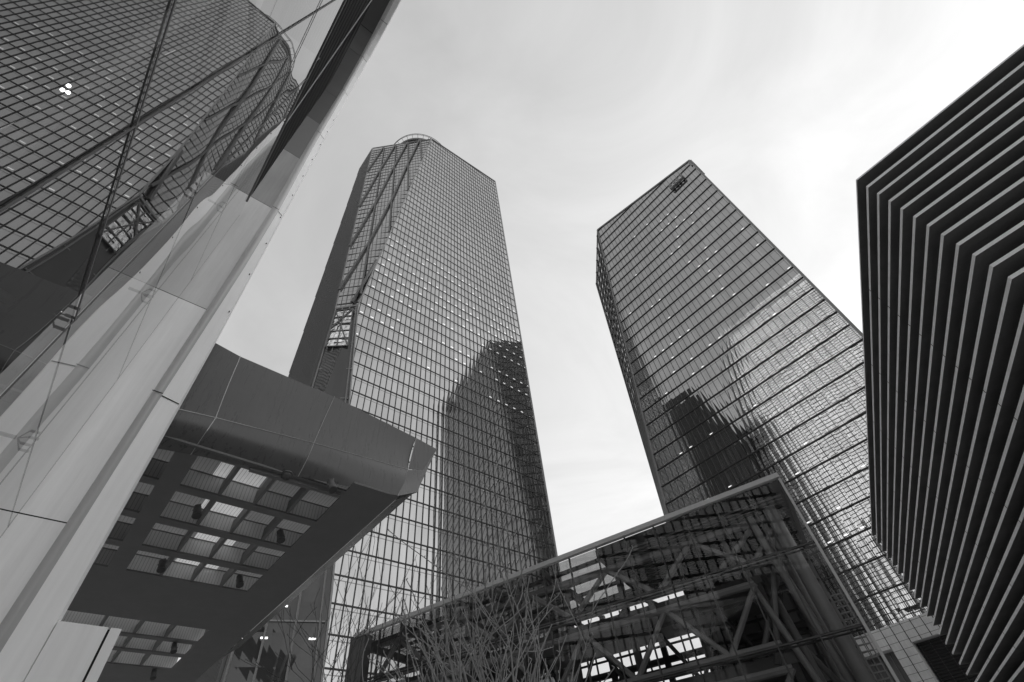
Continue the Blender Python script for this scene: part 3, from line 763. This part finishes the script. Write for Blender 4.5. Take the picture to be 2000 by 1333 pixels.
# panels between joints; shading up the portal is painted in as darker steps
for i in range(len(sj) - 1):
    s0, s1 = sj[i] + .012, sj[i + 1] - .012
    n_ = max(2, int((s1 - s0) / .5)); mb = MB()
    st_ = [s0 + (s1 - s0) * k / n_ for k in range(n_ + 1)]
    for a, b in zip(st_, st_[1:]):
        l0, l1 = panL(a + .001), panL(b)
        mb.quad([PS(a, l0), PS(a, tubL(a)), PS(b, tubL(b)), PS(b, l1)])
    mb.build('cladding_panel', ('white', 'white', 'shadeclad1', 'shadeclad2', 'shadeclad3')[i] if i < 5 else 'shadeclad4', LB, smooth=True)
mb = MB(); st_ = [Ttot * k / 170 for k in range(171)]
for a, b in zip(st_, st_[1:]): mb.quad([PS(a, panL(a + .01) + .02, -.05), PS(a, tubR(a), -.05), PS(b, tubR(b), -.05), PS(b, panL(b) + .02, -.05)])
mb.build('joint_backing', 'joint', LB)
# bullnose tube
mb = MB()
for k, (a, b) in enumerate(zip(st_, st_[1:])):
    for q in range(8):
        t0, t1 = q / 8, (q + 1) / 8
        f = lambda s_, t_: PS(s_, tubL(s_) + (tubR(s_) - tubL(s_)) * t_, .10 * math.sin(math.pi * t_))
        mb.quad([f(a, t0), f(a, t1), f(b, t1), f(b, t0)])
mb.build('bullnose_tube', 'tube', LB, smooth=True)
# fascia: turns away from the wall plane
mb = MB()
for a, b in zip(st_, st_[1:]):
    mb.quad([PS(a, tubR(a), 0), PS(a, outr(a) - .05, -.10), PS(b, outr(b) - .05, -.10), PS(b, tubR(b), 0)])
    mb.quad([PS(a, outr(a) - .05, -.10), PS(a, outr(a), -.22), PS(b, outr(b), -.22), PS(b, outr(b) - .05, -.10)])
    mb.quad([PS(a, outr(a), -.22), PS(a, outr(a), -.8), PS(b, outr(b), -.8), PS(b, outr(b), -.22)])
    mb.quad([PS(a, outr(a), -.8), PS(a, -1.6, -.8), PS(b, -1.6, -.8), PS(b, outr(b), -.8)])
mb.build('fascia', 'white2', LB, smooth=False)
mb = MB()
for s_ in (3.6, 10.48, 20.8, 30.0, 38.2, 43.0, 46.2, 49.4, 52.6, 55.8):
    mb.quad([PS(s_, tubL(s_) - .02, .105), PS(s_, tubR(s_), .107), PS(s_ + .03, tubR(s_), .107), PS(s_ + .03, tubL(s_) - .02, .105)])
    mb.quad([PS(s_, tubR(s_), .012), PS(s_, outr(s_) - .05, -.09), PS(s_ + .03, outr(s_) - .05, -.09), PS(s_ + .03, tubR(s_), .012)])
mb.build('fascia_joints', 'joint', LB)
for s_ in np.arange(14.3, 34, 2.1):
    s_ = float(s_); p = PS(s_, outr(s_) - .08, -.08); mb = MB(); mb.tube([p, p - eA * .05], .016, 8); mb.build('fixing_bolt', 'joint', LB)
# ribbed soffit inside the portal
mb = MB(); h = -2.3
mb.box(W(-12, -20, 44.6), eH * 9.9, eA * 64, eZ * .1); mb.build('soffit_board', 'soffit', LB)
mb = MB()
while h > -6.5:
    mb.box(W(h, -20, 44.42), eH * -.08, eA * 64, eZ * .18); h -= .17
mb.build('soffit_battens', 'ribs', LB)
mb = MB()
mb.bar(W(-2.28, 7.0, 44.35), W(-3.9, 20.6, 44.35), .07, .05, eH)
mb.build('light_trim', 'white2', LB)
# low wall box at the bottom left
LWt = thing('cladding_wall', W(.4, 12.3, 0), 'low pale panelled wall standing against the foot of the white pier, under the dark canopy', 'wall')
mb = MB(); mb.box(W(-.11, 12.06, 0), eH * .76, eA * .5, eZ * 5.42); mb.build('wall_panel', 'white2', LWt)
mb = MB(); mb.box(W(.69, 12.06, 0), eH * .17, eA * .5, eZ * 5.42); mb.build('wall_panel', 'white2', LWt)
mb = MB(); mb.box(W(.645, 12.1, 0), eH * .05, eA * .3, eZ * 5.40); mb.build('wall_joint', 'joint', LWt)
#@@CAN
# ------------------------------------------------------------------ canopy
CN = thing('entrance_canopy', W(3, 18, 10), 'dark metal canopy with a louvred glazed ceiling, projecting from the pale pier', 'canopy')
ZC = 10.29
H = lambda x, y, D=13.0: hit(x, y, eA, D)
# fascia in columns: bottom, middle, top points taken on gently different planes
bot = [(-.9, 13.60, 9.95), (.66, 13.55, 10.15), (3.50, 13.30, ZC), (6.55, 12.7, ZC)]
mid = [(-.9, 13.0, 10.9), (.17 + .05, 13.0, 11.07), (3.61, 13.0, 11.39), (7.0, 13.0, 11.62)]
top = [(-.9, 13.1, 14.0), (.65, 13.1, 13.72), (3.91, 13.1, 13.6), (7.28, 13.1, 13.2)]
mid[1] = (.78, 13.0, 11.12); 
def sub(pa, pb, n): return [tuple(pa[i] + (pb[i] - pa[i]) * k / n for i in range(3)) for k in range(n + 1)]
gapH = .012
def patch(name, lo0, lo1, hi0, hi1, mat='canopy', n=6, bulge=.10):
    mb = MB()
    for i in range(n):
        for j in range(n):
            def q(u_, v_):
                a = [lo0[k] + (lo1[k] - lo0[k]) * u_ for k in range(3)]; b = [hi0[k] + (hi1[k] - hi0[k]) * u_ for k in range(3)]
                p = [a[k] + (b[k] - a[k]) * v_ for k in range(3)]; return W(p[0], p[1] - bulge * math.sin(math.pi * v_), p[2])
            u0, u1, v0, v1 = .004 + i / n * .992, .004 + (i + 1) / n * .992, .008 + j / n * .984, .008 + (j + 1) / n * .984
            mb.quad([q(u0, v0), q(u1, v0), q(u1, v1), q(u0, v1)])
    return mb.build(name, mat, CN, smooth=True)
for i in range(3):
    patch('fascia_panel', bot[i], bot[i + 1], mid[i], mid[i + 1], bulge=.16)
    patch('fascia_panel', mid[i], mid[i + 1], top[i], top[i + 1], bulge=-.10)
# rounded right end
endT = (8.15, 13.0, 12.96); endB = (7.4, 12.9, 10.8)
patch('end_panel', bot[3], endB, mid[3], (7.6, 13.0, 11.8), bulge=.02, n=3)
patch('end_panel', mid[3], (7.6, 13.0, 11.8), top[3], endT, bulge=0, n=3)
mb = MB()   # side fascia running back
for z0, z1, s0, s1 in ((10.29, 11.0, 6.62, 7.45), (11.0, 12.96, 7.45, 8.15)):
    mb.quad([W(s0, 12.95, z0), W(s0, 30, z0), W(s1, 30, z1), W(s1, 13.0, z1)])
mb.quad([W(6.5, 12.75, 10.29), W(6.62, 12.95, 10.29), W(7.45, 12.95, 11.0), W(7.4, 12.9, 10.8)])
mb.build('side_and_top', 'canopy', CN)
mb = MB()   # pale joint lines showing through the gaps
def jl(p, q, bulge=0):
    n_ = 10; f = lambda v: W(p[0] + (q[0] - p[0]) * v, p[1] + (q[1] - p[1]) * v - bulge * math.sin(math.pi * v) - .006, p[2] + (q[2] - p[2]) * v)
    for k in range(n_): mb.bar(f(k / n_), f((k + 1) / n_),   .014, .014, eH if abs(p[0] - q[0]) < abs(p[2] - q[2]) else eZ)
for i in (1, 2, 3): jl(bot[i], mid[i], .14 if i < 3 else .02); jl(mid[i], top[i], -.06 if i < 3 else 0)
for i in range(3): jl(mid[i], mid[i + 1])
mb.build('panel_joints', 'jointpale', CN)
# ceiling: dark frame with openings
xs_main = [.85, 1.95, 3.0, 4.05, 5.0]
frameW = .09
As = [(13.75, 15.62), (16.35, 18.1), (18.75, 20.0), (20.45, 21.9)]
rowA = lambda *q: hitz(*q, ZC).dot(eA)
openA = [(13.68, 15.44), (rowA(344, 960), rowA(312.6, 1011.6)), (rowA(305.8, 1022), rowA(279, 1066)), (rowA(272.6, 1075.6), rowA(248.9, 1114.8))]
mb = MB(); tk = .25
def slab(s0, s1, a0, a1, z0=ZC, t=.06): mb.box(W(s0, a0, z0), eH * (s1 - s0), eA * (a1 - a0), eZ * t)
slab(5.05, 6.6, 12.75, 45)                      # right border
slab(-3, 5.05, openA[3][1], 26.2) ; slab(-3, 5.05, 13.3, 13.68)
slab(.29, .85, 13.68, openA[3][1])
prev = 13.72
for (a0, a1), (b0, b1) in zip(openA, openA[1:]): slab(.85, 5.05, a1, b0)
opL = openA
for (a0, a1), (b0, b1) in zip(opL, opL[1:]): slab(-3, .29, a1, b0)
slab(-3, 5.05, 32, 45)
for a in (27.9, 29.8): slab(-3, 5.05, a, a + .35)
mb.build('ceiling_frame', 'darker', CN)
for x in xs_main[1:-1]:      # upstands between cells
    for a0, a1 in openA:
        mb = MB(); mb.box(W(x - .05, a0, ZC + .03), eH * .10, eA * (a1 - a0), eZ * .42); mb.build('ceiling_bar', 'darker', CN)
for x in (1.2, 2.5, 3.7):
    mb = MB(); mb.box(W(x - .05, 26.2, ZC + .03), eH * .10, eA * 5.8, eZ * .35); mb.build('ceiling_bar', 'darker', CN)
# translucent ribbed skylight panels above the openings
def translucent(name, col, tr, stripes=18, vec=True):
    M, t = new_mat(name)
    tcn = N(t, 'ShaderNodeUVMap'); sx = N(t, 'ShaderNodeSeparateXYZ'); t.links.new(tcn.outputs[0], sx.inputs[0])
    fr = math_(t, 'FRACT', math_(t, 'MULTIPLY', sx.outputs[0], 9.5)); ln = math_(t, 'LESS_THAN', fr, .14)
    nz = N(t, 'ShaderNodeTexNoise', inp={'Scale': 1.2, 'Detail': 3.0}); t.links.new(tcn.outputs[0], nz.inputs['Vector'])
    v = math_(t, 'MULTIPLY', math_(t, 'MULTIPLY_ADD', ln, -.45, 1), math_(t, 'MULTIPLY_ADD', nz.outputs['Fac'], .3, .85))
    v = math_(t, 'MULTIPLY', v, col)
    c = N(t, 'ShaderNodeCombineColor'); [t.links.new(v, c.inputs[i]) for i in range(3)]
    a = N(t, 'ShaderNodeBsdfTranslucent'); b = N(t, 'ShaderNodeBsdfDiffuse'); t.links.new(c.outputs[0], a.inputs[0]); t.links.new(c.outputs[0], b.inputs[0])
    mx = N(t, 'ShaderNodeMixShader', inp={0: tr}); t.links.new(b.outputs[0], mx.inputs[1]); t.links.new(a.outputs[0], mx.inputs[2])
    o = N(t, 'ShaderNodeOutputMaterial'); t.links.new(mx.outputs[0], o.inputs[0]); return M
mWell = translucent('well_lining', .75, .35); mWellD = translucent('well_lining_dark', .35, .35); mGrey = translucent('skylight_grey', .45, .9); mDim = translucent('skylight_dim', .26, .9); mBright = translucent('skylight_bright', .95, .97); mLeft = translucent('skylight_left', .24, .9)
zk = ZC + .42
def sky_q(s0, s1, a0, a1, mat, nm='skylight_panel', z=zk):
    mb = MB(); mb.quad([W(s0, a0, z), W(s0, a1, z), W(s1, a1, z), W(s1, a0, z)], [(s0, a0), (s0, a1), (s1, a1), (s1, a0)]); return mb.build(nm, mat, CN)
def well(s0, s1, a1, mat, h=.6):   # far wall of a light well
    mb = MB(); mb.quad([W(s0, a1 + .03, ZC + .061), W(s1, a1 + .03, ZC + .061), W(s1, a1 + .03, ZC + h), W(s0, a1 + .03, ZC + h)], [(0, s0), (0, s1), (0, s1), (0, s0)]); 
    mb.uv[-1] = [(s0, 0), (s1, 0), (s1, h), (s0, h)]; return mb.build('well_wall', mat, CN)
zk = ZC + .61
for r_, (a0, a1) in enumerate(openA):
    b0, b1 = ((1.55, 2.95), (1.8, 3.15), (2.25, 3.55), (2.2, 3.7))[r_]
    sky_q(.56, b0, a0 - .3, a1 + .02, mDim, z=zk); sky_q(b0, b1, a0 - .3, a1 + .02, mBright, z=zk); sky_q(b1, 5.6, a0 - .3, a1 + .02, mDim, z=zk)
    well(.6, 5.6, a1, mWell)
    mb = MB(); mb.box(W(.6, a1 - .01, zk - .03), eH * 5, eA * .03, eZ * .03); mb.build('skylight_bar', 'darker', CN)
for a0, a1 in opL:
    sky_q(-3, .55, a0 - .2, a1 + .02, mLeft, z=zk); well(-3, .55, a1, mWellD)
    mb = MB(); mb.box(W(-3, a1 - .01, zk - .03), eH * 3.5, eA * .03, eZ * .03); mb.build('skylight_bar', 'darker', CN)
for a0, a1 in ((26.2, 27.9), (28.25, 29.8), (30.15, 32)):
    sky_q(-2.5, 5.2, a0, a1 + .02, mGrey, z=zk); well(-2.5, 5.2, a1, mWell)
# floodlights hanging from the canopy frame
def flood(x, y, label, dx=0):
    p = hitz(x, y, ZC - .25)
    f = thing('floodlight', p, label, 'floodlight', 'floodlights under the canopy')
    mb = MB(); mb.tube([p + eZ * .26, p], .03, 8); mb.build('mount', 'darker', f)
    d = (eZ * -1 - eA * .55 + eH * .15).normalized()
    q = p + eH * .0
    mb = MB(); mb.tube([q - d * .26, q - d * .24, q + d * .10, q + d * .20], [.05, .105, .12, .135], 16); mb.build('housing', 'dark', f, smooth=True)
    mb = MB(); mb.tube([q + d * .201, q + d * .206], .115, 16); mb.build('lens', 'win', f)
    mb = MB(); mb.bar(p + eZ * .02 - eH * .14, p + eZ * .02 + eH * .14, .04, .03, eZ); mb.build('yoke', 'darker', f)
for x, y, l in ((385, 1000, 'black floodlight over the second row of ceiling cells, left of centre'),
                (548, 1048, 'black floodlight at the right end of the second row of ceiling cells'),
                (316, 1106, 'black floodlight in the first cell of the fourth ceiling row'),
                (468, 1136, 'black floodlight at the last cell of the fourth ceiling row'),
                (648, 950, 'black floodlight at the front right corner of the ceiling'),
                (340, 1266, 'black floodlight in the small rear ceiling opening, upper one'),
                (300, 1318, 'black floodlight in the small rear ceiling opening, lowest in the picture')):
    flood(x, y, l)
p = hitz(559, 932, ZC - .1); dm = thing('dome_camera', p, 'small round dome camera under the front edge of the canopy', 'camera')
mb = MB(); mb.tube([p + eZ * .12, p + eZ * .02, p, p - eZ * .05, p - eZ * .09, p - eZ * .105], [.13, .13, .12, .10, .06, .01], 20); mb.build('dome', 'steel2', dm, smooth=True)
mb = MB(); mb.tube([p + eZ * .14, p + eZ * .10], .15, 20); mb.build('mounting_ring', 'dark', dm)
mb = MB(); mb.box(W(2.2, 13.45, ZC - .10), eH * 2.75, eA * .16, eZ * .1); mb.build('cable_tray', 'darker', CN)
#@@TREES
# ------------------------------------------------------------------ bare trees
rmin = .012
def grow(mb, p, d, L_, r, depth, rng, upw=.05, wob=.11):
    n = 7; pts = [p]; rad = [max(r, rmin)]; cur = p.copy(); dd = d.copy()
    for i in range(n):
        dd = (dd + Vector((rng.gauss(0, wob), rng.gauss(0, wob), rng.gauss(0, .03) + upw))).normalized()
        cur = cur + dd * (L_ / n); pts.append(cur.copy()); rad.append(max(r * (1 - .7 * (i + 1) / n), rmin))
    mb.tube(pts, rad, 5 if r < .02 else 7)
    if depth == 0:
        for i in range(2, n + 1):       # buds
            if rng.random() < .5: q = pts[i]; mb.tube([q, q + Vector((rng.gauss(0, .03), rng.gauss(0, .03), .05))], [rad[i] * 1.6, rad[i] * .8], 4)
        return
    for j in range(rng.randint(2, 3)):
        i = rng.randint(2, n - 1); q = pts[i]
        side = Vector((rng.uniform(-1, 1), rng.uniform(-1, 1), 0)); side = (side - dd * side.dot(dd)).normalized()
        nd = (dd * 1.0 + side * rng.uniform(.35, 1.0)).normalized()
        grow(mb, q, nd, L_ * rng.uniform(.45, .8), rad[i] * rng.uniform(.5, .75), depth - 1, rng, upw, wob)
def tree(base, stems, H_, r, label, mat, seed, spread, depth=2, rm=.009):
    global rmin
    rmin = rm
    rng = random.Random(seed); t_ = thing('bare_tree', base, label, 'tree')
    mb = MB(); fork = base + eZ * H_ * .2
    mb.tube([base, base + eZ * H_ * .1, fork], [r * 1.5, r * 1.2, r], 12); mb.build('trunk', mat, t_, smooth=True)
    for i in range(stems):
        mb = MB(); a = 2 * math.pi * (i + rng.random() * .5) / stems; sp_ = spread * rng.uniform(.25, 1)
        d = Vector((math.cos(a) * sp_, math.sin(a) * sp_, 1)).normalized()
        grow(mb, fork - eZ * .08 * H_ * rng.random(), d, H_ * rng.uniform(.42, .80), r * rng.uniform(.35, .6), depth, rng)
        mb.build('branch', mat, t_)
dv = ray(960, 1333); dv = Vector((dv.x, dv.y, 0)).normalized()
tree(dv * 13.0, 20, 7.5, .11, 'bare multi-stemmed tree with thin upright branches in front of the glass pavilion', 'bark', 21, .7, 2, .011)
dv = ray(672, 1333); dv = Vector((dv.x, dv.y, 0)).normalized()
tree(dv * 36, 10, 14.6, .12, 'distant bare tree with fine twigs at the foot of the tallest tower', 'bark2', 5, .55, 3, .014)
for o in bpy.data.objects:
    if '_base' in o: del o['_base']
